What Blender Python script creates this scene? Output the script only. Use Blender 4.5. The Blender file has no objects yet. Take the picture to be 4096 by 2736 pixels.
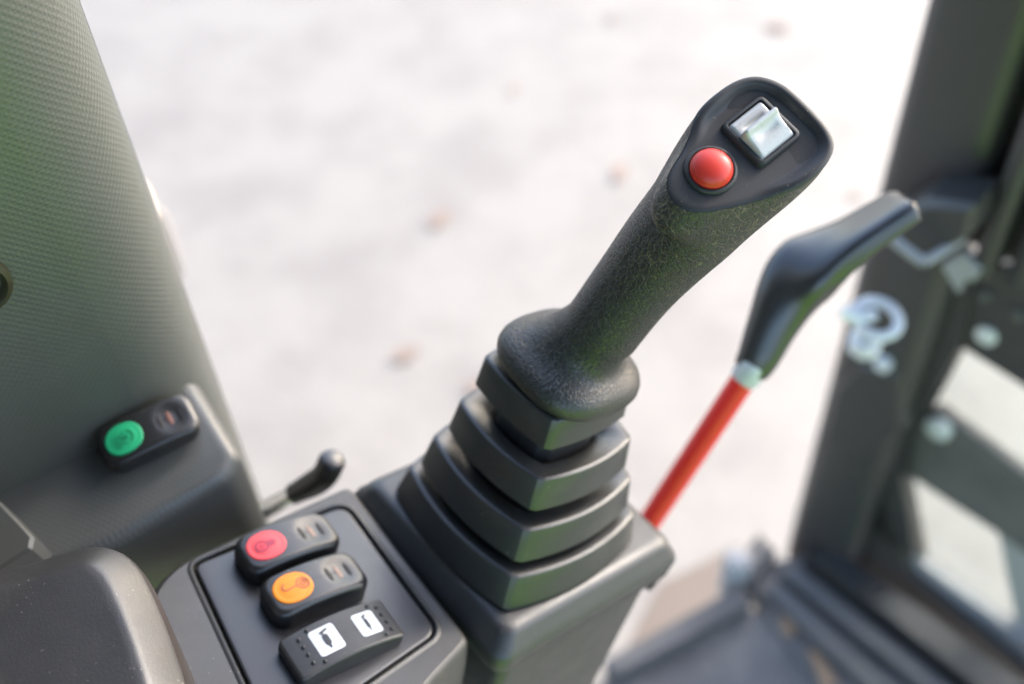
import bpy, bmesh, math, random
from mathutils import Vector, Matrix, noise as mnoise
random.seed(7)
R = math.radians
scene = bpy.context.scene
C = scene.collection

# ------------------------------------------------------------------ camera
CAM_POS = Vector((0, 0, 1.9)); F_MM = 40.0; PITCH = R(48); ROLL = R(-3.6)
W, H = 4096.0, 2736.0
FPX = F_MM / 36.0 * W
fw = Vector((0, math.cos(PITCH), -math.sin(PITCH)))
_rt = Vector((1, 0, 0)); _up = _rt.cross(fw)
rt = math.cos(ROLL) * _rt + math.sin(ROLL) * _up
up = math.cos(ROLL) * _up - math.sin(ROLL) * _rt
cam = bpy.data.cameras.new("camera"); cam_o = bpy.data.objects.new("camera", cam); C.objects.link(cam_o)
m = Matrix((rt, up, -fw)).transposed().to_4x4(); m.translation = CAM_POS
cam_o.matrix_world = m
cam.lens = F_MM; cam.sensor_width = 36; cam.sensor_fit = 'HORIZONTAL'
cam.clip_start = 0.02; cam.clip_end = 400
cam.dof.use_dof = True; cam.dof.focus_distance = 0.510; cam.dof.aperture_fstop = 3.6
scene.camera = cam_o

# ------------------------------------------------------------------ light
SUN_EL, SUN_AZ = R(29), R(52)          # azimuth: from +Y towards +X
world = bpy.data.worlds.new("World"); scene.world = world; world.use_nodes = True
nt = world.node_tree; bg = nt.nodes['Background']
sky = nt.nodes.new('ShaderNodeTexSky'); sky.sky_type = 'NISHITA'; sky.sun_disc = False
sky.sun_elevation = SUN_EL; sky.sun_rotation = SUN_AZ
sky.air_density = 1.0; sky.dust_density = 2.5; sky.ozone_density = 1.0
nt.links.new(sky.outputs[0], bg.inputs[0]); bg.inputs[1].default_value = 0.15
sl = bpy.data.lights.new("sun", 'SUN'); sl.energy = 0.65; sl.angle = R(14); sl.color = (1, .985, .965)
so = bpy.data.objects.new("sun", sl); C.objects.link(so)
sd = Vector((math.sin(SUN_AZ) * math.cos(SUN_EL), math.cos(SUN_AZ) * math.cos(SUN_EL), math.sin(SUN_EL)))
so.rotation_euler = sd.to_track_quat('Z', 'Y').to_euler(); so.location = sd * 20
vs = scene.view_settings
vs.view_transform = 'Standard'; vs.look = 'None'; vs.exposure = 2.42; vs.gamma = 1; vs.use_curve_mapping = False

# ------------------------------------------------------------------ projection helpers (photo pixel -> place)
def ray(x, y): return (fw * FPX + rt * (x - W / 2) - up * (y - H / 2)) / FPX
def at(x, y, d): return CAM_POS + ray(x, y) * d
def on(x, y, p0, n=Vector((0, 0, 1))):
    r = ray(x, y); return CAM_POS + r * ((p0 - CAM_POS).dot(n) / r.dot(n))

# ------------------------------------------------------------------ materials
def mat(name, col, rough=.5, spec=.5, metal=0., bump=None, var=None, trans=0., coat=0., emis=None, specks=0):
    """bump: list of (kind, scale, strength, distance); var: (col2, scale, lo, hi)"""
    m = bpy.data.materials.new(name); m.use_nodes = True
    t = m.node_tree; N = t.nodes; L = t.links; b = N['Principled BSDF']
    b.inputs['Base Color'].default_value = (*col, 1); b.inputs['Roughness'].default_value = rough
    b.inputs['Specular IOR Level'].default_value = spec; b.inputs['Metallic'].default_value = metal
    b.inputs['Transmission Weight'].default_value = trans; b.inputs['Coat Weight'].default_value = coat
    if emis:
        b.inputs['Emission Color'].default_value = (*emis[0], 1); b.inputs['Emission Strength'].default_value = emis[1]
    tc = N.new('ShaderNodeTexCoord')
    last = None
    def math_(op, a, bb=None, clamp=False):
        n = N.new('ShaderNodeMath'); n.operation = op; n.use_clamp = clamp
        for i, v in enumerate((a, bb)):
            if v is None: continue
            if isinstance(v, (int, float)): n.inputs[i].default_value = v
            else: L.new(v, n.inputs[i])
        return n.outputs[0]
    def ramp(fac, lo, hi):
        n = N.new('ShaderNodeMapRange'); n.inputs[1].default_value = lo; n.inputs[2].default_value = hi
        n.interpolation_type = 'SMOOTHSTEP'; L.new(fac, n.inputs[0]); return n.outputs[0]
    def nz(scale, detail=2, rough_=.5, src='Object'):
        n = N.new('ShaderNodeTexNoise'); n.inputs['Scale'].default_value = scale; n.inputs['Detail'].default_value = detail
        n.inputs['Roughness'].default_value = rough_; L.new(tc.outputs[src], n.inputs['Vector']); return n
    def vor_edge(scale, distort):
        nn = nz(scale * 1.3, 1); mx = N.new('ShaderNodeVectorMath'); mx.operation = 'MULTIPLY_ADD'
        L.new(nn.outputs['Color'], mx.inputs[0]); mx.inputs[1].default_value = (distort / scale,) * 3
        L.new(tc.outputs['Object'], mx.inputs[2])
        v = N.new('ShaderNodeTexVoronoi'); v.feature = 'DISTANCE_TO_EDGE'; v.inputs['Scale'].default_value = scale
        L.new(mx.outputs[0], v.inputs['Vector']); return v.outputs['Distance']
    helpers = dict(N=N, L=L, b=b, tc=tc, math=math_, ramp=ramp, nz=nz, vor=vor_edge)
    for kind, sc, st, dist in (bump or []):
        if kind == 'noise': hsrc = nz(sc, 3).outputs['Fac']
        elif kind == 'leather':
            hsrc = ramp(vor_edge(sc, .9), 0, .13)
        elif kind == 'dots':
            sep = N.new('ShaderNodeSeparateXYZ'); L.new(tc.outputs['UV'], sep.inputs[0])
            a = math_('COSINE', math_('MULTIPLY', math_('ADD', sep.outputs[0], sep.outputs[1]), sc))
            c = math_('COSINE', math_('MULTIPLY', math_('SUBTRACT', sep.outputs[0], sep.outputs[1]), sc))
            hsrc = ramp(math_('ADD', a, c), -.6, 1.9)
        bn = N.new('ShaderNodeBump'); bn.inputs['Strength'].default_value = st; bn.inputs['Distance'].default_value = dist
        L.new(hsrc, bn.inputs['Height'])
        if last: L.new(last, bn.inputs['Normal'])
        last = bn.outputs[0]
    if last: L.new(last, b.inputs['Normal'])
    if var:
        c2, sc, lo, hi = var
        mx = N.new('ShaderNodeMix'); mx.data_type = 'RGBA'
        mx.inputs[6].default_value = (*col, 1); mx.inputs[7].default_value = (*c2, 1)
        L.new(ramp(nz(sc, 4, .6).outputs['Fac'], lo, hi), mx.inputs[0]); L.new(mx.outputs[2], b.inputs['Base Color'])
    if rough > .3 and trans == 0:      # handled, uneven gloss
        mr = N.new('ShaderNodeMapRange'); mr.inputs[1].default_value = .3; mr.inputs[2].default_value = .7
        mr.inputs[3].default_value = rough * .86; mr.inputs[4].default_value = rough * 1.16
        L.new(nz(38, 4, .65).outputs['Fac'], mr.inputs[0]); L.new(mr.outputs[0], b.inputs['Roughness'])
    if specks:                         # stray grit and lint
        src = b.inputs['Base Color'].links[0].from_socket if b.inputs['Base Color'].links else None
        f = math_('MULTIPLY', ramp(nz(760, 0).outputs['Fac'], .80, .83), ramp(nz(45, 1).outputs['Fac'], .42, .6))
        film = math_('MULTIPLY', ramp(nz(26, 5, .7).outputs['Fac'], .48, .78), .10)
        mx2 = N.new('ShaderNodeMix'); mx2.data_type = 'RGBA'; mx2.inputs[6].default_value = (*col, 1); mx2.inputs[7].default_value = (.20, .18, .15, 1)
        if src: L.new(src, mx2.inputs[6])
        L.new(math_('MAXIMUM', math_('MULTIPLY', f, .8), film), mx2.inputs[0]); L.new(mx2.outputs[2], b.inputs['Base Color'])
    return m, helpers

def M_(*a, **k): return mat(*a, **k)[0]

PL = (.024, .0245, .026)
m_plate, hp = mat('matte_faceplate', PL, .5, .45, bump=[('noise', 2600, .12, .0004)])
# fine dust specks lying on the faceplate
_n = hp['nz'](1500, 0); _n2 = hp['nz'](90, 1)
_f = hp['math']('MULTIPLY', hp['ramp'](_n.outputs['Fac'], .79, .83), hp['ramp'](_n2.outputs['Fac'], .45, .65))
mx = hp['N'].new('ShaderNodeMix'); mx.data_type = 'RGBA'; mx.inputs[6].default_value = (*PL, 1); mx.inputs[7].default_value = (.30, .25, .16, 1)
hp['L'].new(_f, mx.inputs[0]); hp['L'].new(mx.outputs[2], hp['b'].inputs['Base Color'])

m_grip, hg = mat('leather_grain_rubber', (.021, .0205, .019), .42, .65)
N, L = hg['N'], hg['L']
d1 = hg['vor'](275, .7); d2 = hg['vor'](430, .7)
c1 = hg['ramp'](d1, 0.0, .085); c2 = hg['ramp'](d2, 0.0, .12)
# coarse cracks near the head fade to fine grain towards the collar (object Z runs up the stick)
sep = N.new('ShaderNodeSeparateXYZ'); L.new(hg['tc'].outputs['Object'], sep.inputs[0])
headmask = hg['ramp'](sep.outputs[2], .15, .215)
mxh = N.new('ShaderNodeMix'); L.new(headmask, mxh.inputs[0]); L.new(c2, mxh.inputs[2]); L.new(hg['math']('MULTIPLY', c1, hg['math']('ADD', hg['math']('MULTIPLY', c2, .35), .65)), mxh.inputs[3])
bn = N.new('ShaderNodeBump'); bn.inputs['Strength'].default_value = .75; bn.inputs['Distance'].default_value = .0006
L.new(mxh.outputs[0], bn.inputs['Height'])
L.new(hg['math']('ADD', hg['math']('MULTIPLY', hg['ramp'](sep.outputs[2], .118, .145), .6), .3), bn.inputs['Strength'])
bn2 = N.new('ShaderNodeBump'); bn2.inputs['Strength'].default_value = .15; bn2.inputs['Distance'].default_value = .0004
L.new(hg['nz'](1500, 2).outputs['Fac'], bn2.inputs['Height']); L.new(bn.outputs[0], bn2.inputs['Normal'])
L.new(bn2.outputs[0], hg['b'].inputs['Normal'])
crack = hg['math']('SUBTRACT', 1.0, hg['ramp'](d1, .015, .065))
dust = hg['math']('MULTIPLY', crack, hg['math']('MULTIPLY', hg['ramp'](sep.outputs[2], .165, .235), hg['ramp'](hg['nz'](55, 2).outputs['Fac'], .3, .52)))
mx = N.new('ShaderNodeMix'); mx.data_type = 'RGBA'; mx.inputs[6].default_value = (.021, .0205, .019, 1); mx.inputs[7].default_value = (.12, .092, .052, 1)
L.new(dust, mx.inputs[0]); L.new(mx.outputs[2], hg['b'].inputs['Base Color'])

m_boot = M_('moulded_rubber_boot', (.021, .022, .0228), .40, .7, specks=1, bump=[('noise', 3000, .06, .0004)])
m_pod = M_('grained_console_plastic', (.027, .0275, .029), .41, .65, specks=1, bump=[('noise', 2400, .2, .0005)])
m_case = M_('worn_console_plastic', (.031, .0305, .031), .42, .6, specks=1, bump=[('noise', 2400, .22, .0005)], var=((.036, .034, .033), 60, .35, .7))
m_swplate = M_('smooth_switch_plate', (.024, .024, .028), .36, .65, bump=[('noise', 3500, .08, .0003)])
m_groove = M_('dusty_gap', (.012, .011, .009), .8, .2, var=((.085, .07, .042), 900, .55, .7))
m_rocker = M_('satin_black_switch', (.014, .014, .015), .33, .65, specks=1, bump=[('noise', 4000, .05, .0003)])
m_rocker2 = M_('matte_charcoal_switch', (.024, .0235, .024), .45, .6, specks=1, bump=[('noise', 3000, .1, .0003)])
m_slot = M_('dark_slot', (.006, .006, .007), .5, .3)
m_redlens = M_('red_lens', (.85, .085, .095), .5, .4)
m_amblens = M_('amber_lens', (.85, .26, .015), .5, .4)
m_grnlens = M_('green_lens', (.018, .36, .155), .5, .4)
m_redicon = M_('red_icon_print', (.36, .02, .05), .4)
m_ambicon = M_('amber_icon_print', (.42, .10, .035), .4)
m_grnicon = M_('green_icon_print', (.008, .16, .07), .4)
m_ambslot = M_('amber_indicator', (.26, .15, .10), .4)
m_redslot = M_('red_indicator', (.16, .07, .055), .4)
m_white = M_('white_print', (.66, .68, .68), .4)
m_dark = M_('dark_icon_print', (.03, .03, .035), .5)
m_button = M_('red_satin_button', (.58, .035, .022), .42, .45, bump=[('noise', 3000, .04, .0002)])
m_silver = M_('satin_silver_paint', (.44, .45, .44), .48, .5, metal=.2, bump=[('noise', 3200, .08, .0003)], var=((.37, .38, .37), 700, .5, .75))
m_pillar = M_('dot_grain_trim', (.066, .072, .062), .43, .75, bump=[('dots', math.pi / .0021, .36, .00045), ('noise', 2600, .06, .0003)])
m_ledge = M_('ledge_trim', (.068, .071, .069), .42, .65, bump=[('dots', math.pi / .0017, .22, .0004), ('noise', 2600, .08, .0003)])
m_arm = M_('speckled_armrest_plastic', (.026, .026, .029), .38, .65, specks=1, bump=[('noise', 1700, .2, .0005), ('noise', 600, .12, .0005)])
m_red = M_('red_paint', (.74, .02, .016), .42, .5)
m_chrome = M_('bright_chrome', (.92, .92, .93), .22, .5, metal=1)
m_blackgloss = M_('glossy_black_plastic', (.018, .018, .02), .34, .8)
m_blacksteel = M_('black_painted_steel', (.033, .030, .0285), .42, .6, bump=[('noise', 300, .05, .0008)])
m_blackrub = M_('black_rubber_seal', (.02, .021, .022), .5, .5)
m_zinc = M_('zinc_plated_steel', (.62, .62, .61), .33, .5, metal=.2)
m_whitepl = M_('white_nylon', (.5, .51, .5), .4)
m_floor = M_('ribbed_floor_mat', (.125, .112, .104), .6, .35, var=((.22, .19, .165), 7, .45, .7))
m_rail = M_('grey_rail_paint', (.105, .097, .092), .55, .4, var=((.08, .075, .072), 12, .4, .65))
m_tan = M_('tan_soil_smear', (.32, .2, .12), .8, .2)
m_glass = M_('tinted_glass', (.80, .86, .83), .02, .5, trans=1.0)
m_cream = M_('cream_lamp_lens', (.95, .72, .45), .4, .5)
m_greyh = M_('grey_lamp_housing', (.26, .24, .235), .6)
m_lightgrey = M_('light_grey_paint', (.27, .265, .26), .45)
m_hole = M_('olive_plug', (.03, .028, .012), .5)

m_ground, h = mat('pale_gravel', (.42, .40, .40), .55, .5)
N, L = h['N'], h['L']
n1 = h['nz'](3.6, 5, .62); n2 = h['nz'](40, 4, .7)
mA = N.new('ShaderNodeMix'); mA.data_type = 'RGBA'; mA.inputs[6].default_value = (.228, .199, .168, 1); mA.inputs[7].default_value = (.278, .246, .207, 1)
L.new(h['ramp'](n1.outputs['Fac'], .32, .62), mA.inputs[0])
mB = N.new('ShaderNodeMix'); mB.data_type = 'RGBA'; mB.inputs[0].default_value = .3; mB.blend_type = 'MULTIPLY'
L.new(mA.outputs[2], mB.inputs[6]); L.new(n2.outputs['Color'], mB.inputs[7]); 
L.new(mA.outputs[2], h['b'].inputs['Base Color'])
bnn = N.new('ShaderNodeBump'); bnn.inputs['Strength'].default_value = .4; bnn.inputs['Distance'].default_value = .01
L.new(n2.outputs['Fac'], bnn.inputs['Height']); L.new(bnn.outputs[0], h['b'].inputs['Normal'])
m_reflector_lawn = M_('reflector_lawn_green', (.34, .64, .045), .9, .1, var=((.27, .55, .04), 6, .35, .65))  # bright green for the unseen added grass, reflected in the plastics
m_leafA = M_('fallen_leaf_rust', (.27, .19, .145), .7, .3)

# ------------------------------------------------------------------ mesh helpers
def mesh_obj(name, verts, faces, material, parent=None, smooth=35, uvs=None):
    me = bpy.data.meshes.new(name); me.from_pydata([tuple(v) for v in verts], [], faces); me.update()
    bm = bmesh.new(); bm.from_mesh(me); bmesh.ops.recalc_face_normals(bm, faces=bm.faces)
    if uvs is not None:
        lay = bm.loops.layers.uv.new('UVMap')
        for f in bm.faces:
            for l in f.loops: l[lay].uv = uvs[l.vert.index]
    bm.to_mesh(me); bm.free()
    if smooth:
        me.shade_smooth(); me.set_sharp_from_angle(angle=R(smooth))
    o = bpy.data.objects.new(name, me); C.objects.link(o); o.data.materials.append(material)
    if parent: o.parent = parent
    return o
def empty(name, mw=None, loc=None):
    o = bpy.data.objects.new(name, None); C.objects.link(o)
    if mw is not None: o.matrix_world = mw
    if loc is not None: o.matrix_world = Matrix.Translation(loc)
    o.empty_display_size = .02
    return o
def tag(o, label, cat, group=None):
    o['label'] = label; o['category'] = cat
    if 'kind' not in o: o['kind'] = 'thing'
    if group: o['group'] = group
    return o
def loft(loops, cap0=True, cap1=True, closed=True):
    vs = [v for l in loops for v in l]; n = len(loops[0]); f = []
    for i in range(len(loops) - 1):
        for j in range(n if closed else n - 1):
            k = (j + 1) % n
            f.append((i * n + j, i * n + k, (i + 1) * n + k, (i + 1) * n + j))
    if cap0: f.append(tuple(range(n)))
    if cap1: f.append(tuple((len(loops) - 1) * n + j for j in range(n)))
    return vs, f
def join(*vf):
    V, F = [], []
    for v, f in vf:
        o = len(V); V += list(v); F += [tuple(i + o for i in x) for x in f]
    return V, F
def rrect(x0, x1, y0, y1, r, z=0., n=6):
    p = []
    for cx, cy, a0 in ((x1 - r, y1 - r, 0), (x0 + r, y1 - r, 90), (x0 + r, y0 + r, 180), (x1 - r, y0 + r, 270)):
        for i in range(n + 1):
            a = R(a0 + 90 * i / n); p.append(Vector((cx + r * math.cos(a), cy + r * math.sin(a), z)))
    return p
def rbox(x0, x1, y0, y1, z0, z1, rc, rf, n=6, nf=5, taper=0.):
    """box with rounded plan corners rc and top fillet rf; taper widens the foot"""
    loops = [rrect(x0 - taper, x1 + taper, y0 - taper, y1 + taper, rc, z0, n)]
    for i in range(nf + 1):
        a = R(90 * i / nf); d = rf * (1 - math.cos(a)); z = z1 - rf + rf * math.sin(a)
        loops.append(rrect(x0 + d, x1 - d, y0 + d, y1 - d, max(rc - d, .0002), z, n))
    return loft(loops)
def cr(p0, p1, p2, p3, t):
    return .5 * ((2 * p1) + (p2 - p0) * t + (2 * p0 - 5 * p1 + 4 * p2 - p3) * t * t + (3 * p1 - p0 - 3 * p2 + p3) * t ** 3)
def spline(pts, k, closed=False):
    n = len(pts); out = []
    rng = range(n) if closed else range(n - 1)
    for i in rng:
        g = (lambda q: pts[q % n]) if closed else (lambda q: pts[min(max(q, 0), n - 1)])
        for j in range(k): out.append(cr(g(i - 1), g(i), g(i + 1), g(i + 2), j / k))
    if not closed: out.append(pts[-1].copy())
    return out
def tube(path, rad, n=16, caps=True):
    loops = []; prev = None
    if not isinstance(rad, (list, tuple)): rad = [rad] * len(path)
    for i, p in enumerate(path):
        a = (path[min(i + 1, len(path) - 1)] - path[max(i - 1, 0)]).normalized()
        e = (prev - a * prev.dot(a)) if prev else a.orthogonal()
        e.normalize(); prev = e; f = a.cross(e)
        loops.append([p + (e * math.cos(2 * math.pi * j / n) + f * math.sin(2 * math.pi * j / n)) * rad[i] for j in range(n)])
    return loft(loops, caps, caps)
def lathe(c, ax, prof, n=32):
    """prof: list of (radius, height) along ax"""
    ax = ax.normalized(); e = ax.orthogonal().normalized(); f = ax.cross(e)
    loops = [[c + ax * hh + (e * math.cos(2 * math.pi * j / n) + f * math.sin(2 * math.pi * j / n)) * r for j in range(n)] for r, hh in prof]
    return loft(loops)
def prism(poly, vec, bev=0.):
    """poly extruded by vec; a small chamfer of bev round the first face"""
    nrm = vec.normalized(); n = len(poly); cen = sum(poly, Vector()) / n
    if bev:
        ins = [p + (cen - p).normalized() * bev * 1.3 for p in poly]
        return loft([ins, [p + nrm * bev for p in poly], [p + vec for p in poly]])
    return loft([poly, [p + vec for p in poly]])
def sstep(a, b, x):
    t = min(max((x - a) / (b - a), 0), 1); return t * t * (3 - 2 * t)

# ------------------------------------------------------------------ setting: ground, leaves, and unseen grass added for green reflections
GS = 120
g = mesh_obj('ground', [(-GS, -GS, 0), (GS, -GS, 0), (GS, GS, 0), (-GS, GS, 0)], [(0, 1, 2, 3)], m_ground, smooth=0); g['kind'] = 'structure'
g = mesh_obj('reflector_lawn', [(-9, -9, .02), (9, -9, .02), (9, -1.1, .02), (-9, -1.1, .02), (-9, -1.1, -.05), (9, -1.1, -.05)], [(0, 1, 2, 3), (2, 3, 4, 5)], m_reflector_lawn, smooth=0); g['kind'] = 'structure'
V, F = [], []
for i in range(40):
    x, y = random.uniform(-1.6, 2.6), random.uniform(1.1, 5.0); s = random.uniform(.02, .045); a = random.uniform(0, 6.3)
    pts = [(-1, 0, .1), (-.3, .45, .25), (.5, .35, .2), (1, 0, .35), (.5, -.35, .15), (-.3, -.45, .3)]
    o = len(V)
    for px, py, pz in pts:
        V.append((x + s * (px * math.cos(a) - py * math.sin(a)), y + s * (px * math.sin(a) + py * math.cos(a)), .004 + s * pz * .5))
    F += [(o, o + 1, o + 2, o + 3), (o, o + 3, o + 4, o + 5)]
lv = mesh_obj('fallen_leaves', V, F, m_leafA, smooth=0); lv['kind'] = 'stuff'
tag(lv, 'scattered rust coloured fallen leaves on the pale gravel', 'leaves')

# ------------------------------------------------------------------ console frames (metres)
nC = Vector((0.26196464, 0.16497773, 0.95087164)).normalized()
uC = Vector((-0.60204991, 0.79798776, 0.0274123)); uC = (uC - nC * uC.dot(nC)).normalized(); vC = uC.cross(nC)
P1 = at(2060, 2304, .60)
F1 = Matrix((vC, uC, nC)).transposed().to_4x4(); F1.translation = P1
def w1(x, y, z): return F1 @ Vector((x / 1000, y / 1000, z / 1000))
def mm(vf): return [Vector(v) / 1000 for v in vf[0]], vf[1]

# ---- joystick pod (cover + pedestal)
pod = empty('joystick_pod', F1 @ Matrix.Translation((.05, .05, -.16)))
tag(pod, 'black console pod with sloping sides under the joystick boot', 'console')
OFF = Vector((50, 50, -160))
def pl(vf): return [(Vector(v) - OFF) / 1000 for v in vf[0]], vf[1]
x0, x1, y0, y1 = -20, 127, -24, 119
loops = [rrect(x0 + 5, x1 - 4, y0 + 5, y1, 9, -52, 8), rrect(x0 + 1, x1 - 1, y0 + 1, y1, 10, -48, 8), rrect(x0, x1, y0, y1, 10, -37, 8), rrect(x0 + .6, x1 - .6, y0 + .6, y1 - .6, 10, -35, 8),
         rrect(x0 + 3, x1 - 3, y0 + 3, y1 - 3, 9, -32, 8), rrect(x0 + 6.5, x1 - 6, y0 + 6.5, y1 - 6, 8, -26.5, 8), rrect(x0 + 8, x1 - 8, y0 + 8, y1 - 8, 8, -24.6, 8), rrect(x0 + 10.5, x1 - 10.5, y0 + 10.5, y1 - 10.5, 7, -23.4, 8), rrect(x0 + 14, x1 - 14, y0 + 14, y1 - 14, 5, -23, 8)]
mesh_obj('cover', *pl(loft(loops)), m_pod, pod, 40)
# pedestal: tapering body under the cover
loops = [rrect(x0 + 9, x1 - 18, y0 + 4, y1 - 8, 8, -50), rrect(x0 + 9, x1 - 23, y0 + 4, y1 - 8, 8, -90), rrect(x0 + 10, x1 - 29, y0 + 5, y1 - 9, 8, -160), rrect(x0 + 10, x1 - 34, y0 + 5, y1 - 9, 8, -330)]
mesh_obj('pedestal', *pl(loft(loops)), m_pod, pod, 40)
# retaining clip at the outer corner
mesh_obj('clip', *pl(loft([[Vector((x1 - 5, y, z)) for y, z in ((y0 + 4, -45), (y0 + 22, -45), (y0 + 17, -72), (y0 + 9, -74))],
                          [Vector((x1 - 1, y, z)) for y, z in ((y0 + 4, -45), (y0 + 22, -45), (y0 + 17, -71), (y0 + 9, -73))]])), m_pod, pod, 30)

# ---- switch console beside it
th = R(4); X2 = vC * math.cos(th) - uC * math.sin(th); Y2 = uC * math.cos(th) + vC * math.sin(th)
F2 = Matrix((X2, Y2, nC)).transposed().to_4x4(); F2.translation = P1 + (uC * 5 - vC * 42 - nC * 25) / 1000
con = empty('switch_console', F2)
tag(con, 'charcoal switch console with rounded plate holding three rocker switches', 'console')
def rpoly(pts, r, z, n=6):
    """polygon with rounded corners (CCW)"""
    out = []; k = len(pts)
    for i in range(k):
        p = Vector(pts[i]); a = Vector(pts[i - 1]); b = Vector(pts[(i + 1) % k])
        rr = r[i] if isinstance(r, (list, tuple)) else r
        s = p + (a - p).normalized() * rr; e = p + (b - p).normalized() * rr
        for j in range(n + 1):
            t = j / n; q = s * (1 - t) ** 2 + p * 2 * t * (1 - t) + e * t * t
            out.append(Vector((q.x, q.y, z)))
    return out
def inset(loop, d):
    n = len(loop); out = []
    for i in range(n):
        t = loop[(i + 1) % n] - loop[i - 1]; nn = Vector((-t.y, t.x, 0))
        if nn.length > 1e-9: nn.normalize()
        out.append(loop[i] + nn * d)
    return out
def zset(loop, z): return [Vector((p.x, p.y, z)) for p in loop]
case = [(13, 113), (-112, 101), (-150, 40), (-150, -90), (-20, -24), (13.5, -12)]
groove = [(2.5, 100.5), (-93, 97), (-104, -19), (-50, -9.5), (1.5, -.5)]
outer = rpoly(case, [8, 26, 30, 20, 6, 6], 0)
gl = rpoly(groove, [11, 7, 7, 2, 10], 0)
gin = inset(gl, 1.9)
# case: top surface with a moulded lip round the plate opening
def bridge(outer, inner):
    """triangulated flat ring between two planar loops of any counts"""
    no, ni = len(outer), len(inner); V = outer + inner; F = []
    i = j = 0
    # start at nearest pair
    j0 = min(range(ni), key=lambda q: (inner[q] - outer[0]).length)
    while i < no or j < ni:
        a = outer[i % no]; b = inner[(j + j0) % ni]
        a2 = outer[(i + 1) % no]; b2 = inner[(j + 1 + j0) % ni]
        if j >= ni or (i < no and (a2 - b).length <= (b2 - a).length):
            F.append((i % no, (i + 1) % no, no + (j + j0) % ni)); i += 1
        else:
            F.append((i % no, no + (j + 1 + j0) % ni, no + (j + j0) % ni)); j += 1
    return V, F
top_in = inset(gl, -3.0); o_in = inset(outer, 4)
cs = join(loft([zset(inset(outer, -6), -70), zset(inset(outer, -2), -20), zset(outer, -6), zset(inset(outer, .8), -2.8), zset(inset(outer, 2.2), -.9), zset(o_in, 0)], True, False),
          bridge(zset(o_in, 0), zset(top_in, 0)),
          loft([zset(top_in, 0), zset(inset(gl, -1.8), .9), zset(inset(gl, -.7), .9), zset(gl, .2), zset(gl, -3)], False, False))
mesh_obj('case', *mm(cs), m_case, con, 40)
mesh_obj('gap_floor', *mm(loft([zset(inset(gl, -.2), -2.4), zset(inset(gl, -.2), -2.2)])), m_groove, con, 0)
mesh_obj('switch_plate', *mm(loft([zset(gin, -2.2), zset(gin, -.2), zset(inset(gl, 2.4), .25), zset(inset(gl, 3.2), .4)])), m_swplate, con, 40)

# ---- rocker switches
def ztop(x, Lh, sag, Hh, dish, tilt):
    z = Hh - sag * (x / Lh) ** 2 + tilt * x
    return z
def rocker(parent, cx, cy, Lx, Ly, Hh, sag, tilt, rc, fil, material, dish=True, base_m=None):
    Lh = Lx / 2
    def zt(x, y):
        z = ztop(x, Lh, sag, Hh, dish, tilt)
        if dish:
            q = math.hypot((x - Lh * .50) / (Lh * .36), y / (Ly * .40)); z -= .95 * (1 - sstep(.3, 1.08, q))
        return z
    loops = []
    def add(d, zoff, zabs=None):
        l = rrect(cx - Lx / 2 + d, cx + Lx / 2 - d, cy - Ly / 2 + d, cy + Ly / 2 - d, max(rc - d, .4), 0, 8)
        # subdivide for curvature
        l2 = []
        for i in range(len(l)):
            a, b = l[i], l[(i + 1) % len(l)]; k = max(1, int((b - a).length / 1.1))
            l2 += [a.lerp(b, t / k) for t in range(k)]
        return l2
    base = add(0, 0)
    cen = Vector((cx, cy, 0))
    def shrink(d):   # inward by d mm, keeping the vertex count
        n = len(base); out = []
        bl = inset(base, d); return bl
    foot = []
    for p in base: foot.append(Vector((cx + (p.x - cx) * .955, cy + (p.y - cy) * .98, 0)))
    mid = [Vector((p.x, p.y, max(2.5, zt(p.x - cx, p.y - cy) * .45))) for p in base]
    loops = [foot, [Vector((cx + (p.x - cx) * .985, p.y, 1.6)) for p in base], mid]
    for i in range(6):
        a = R(90 * i / 5); d = fil * (1 - math.cos(a)); q = shrink(d)
        loops.append([Vector((p.x, p.y, zt(p.x - cx, p.y - cy) - fil + fil * math.sin(a))) for p in q])
    q0 = shrink(fil)
    for s in [1 - .04 * q for q in range(1, 25)] + [.01]:
        # collapse towards the long axis first
        loops.append([Vector((cx + (p.x - cx) * (s * .35 + .65 if abs(p.x - cx) < 1e9 else s), cy + (p.y - cy) * s, 0)) for p in q0])
        loops[-1] = [Vector((p.x, p.y, zt(p.x - cx, p.y - cy))) for p in loops[-1]]
    o = mesh_obj('rocker_switch', *mm(loft(loops)), material, parent, 50)
    return o, zt
def disc_on(zt, cx, cy, px, py, rx, ry, lift, dome, n=40, expo=2.0):
    loops = []
    for s, dz in ((1.0, -.6), (1.0, lift * .5), (.97, lift * .9), (.92, lift), (.8, lift - .12), (.74, lift - .12), (.6, lift + dome * .5), (.4, lift + dome * .8), (.2, lift + dome), (.01, lift + dome)):
        l = []
        for j in range(n):
            a = 2 * math.pi * j / n; ca, sa = math.cos(a), math.sin(a)
            k = (abs(ca) ** expo + abs(sa) ** expo) ** (-1 / expo)
            x, y = px + rx * s * k * ca, py + ry * s * k * sa
            l.append(Vector((cx + x, cy + y, zt(x, y) + dz)))
        loops.append(l)
    return loft(loops)
def strip(pts, w, zt, cx, cy, lift, th=.12):
    """flat stroke following the switch surface"""
    P = [Vector(p) for p in pts]; A, B = [], []
    for i, p in enumerate(P):
        t = P[min(i + 1, len(P) - 1)] - P[max(i - 1, 0)]; t = Vector((-t.y, t.x)).normalized() * w / 2
        A.append(p + t); B.append(p - t)
    f = lambda p, z: Vector((cx + p.x, cy + p.y, zt(p.x, p.y) + lift + z))
    loops = [[f(a, -th), f(a, th), f(b, th), f(b, -th)] for a, b in zip(A, B)]
    return loft(loops)
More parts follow.
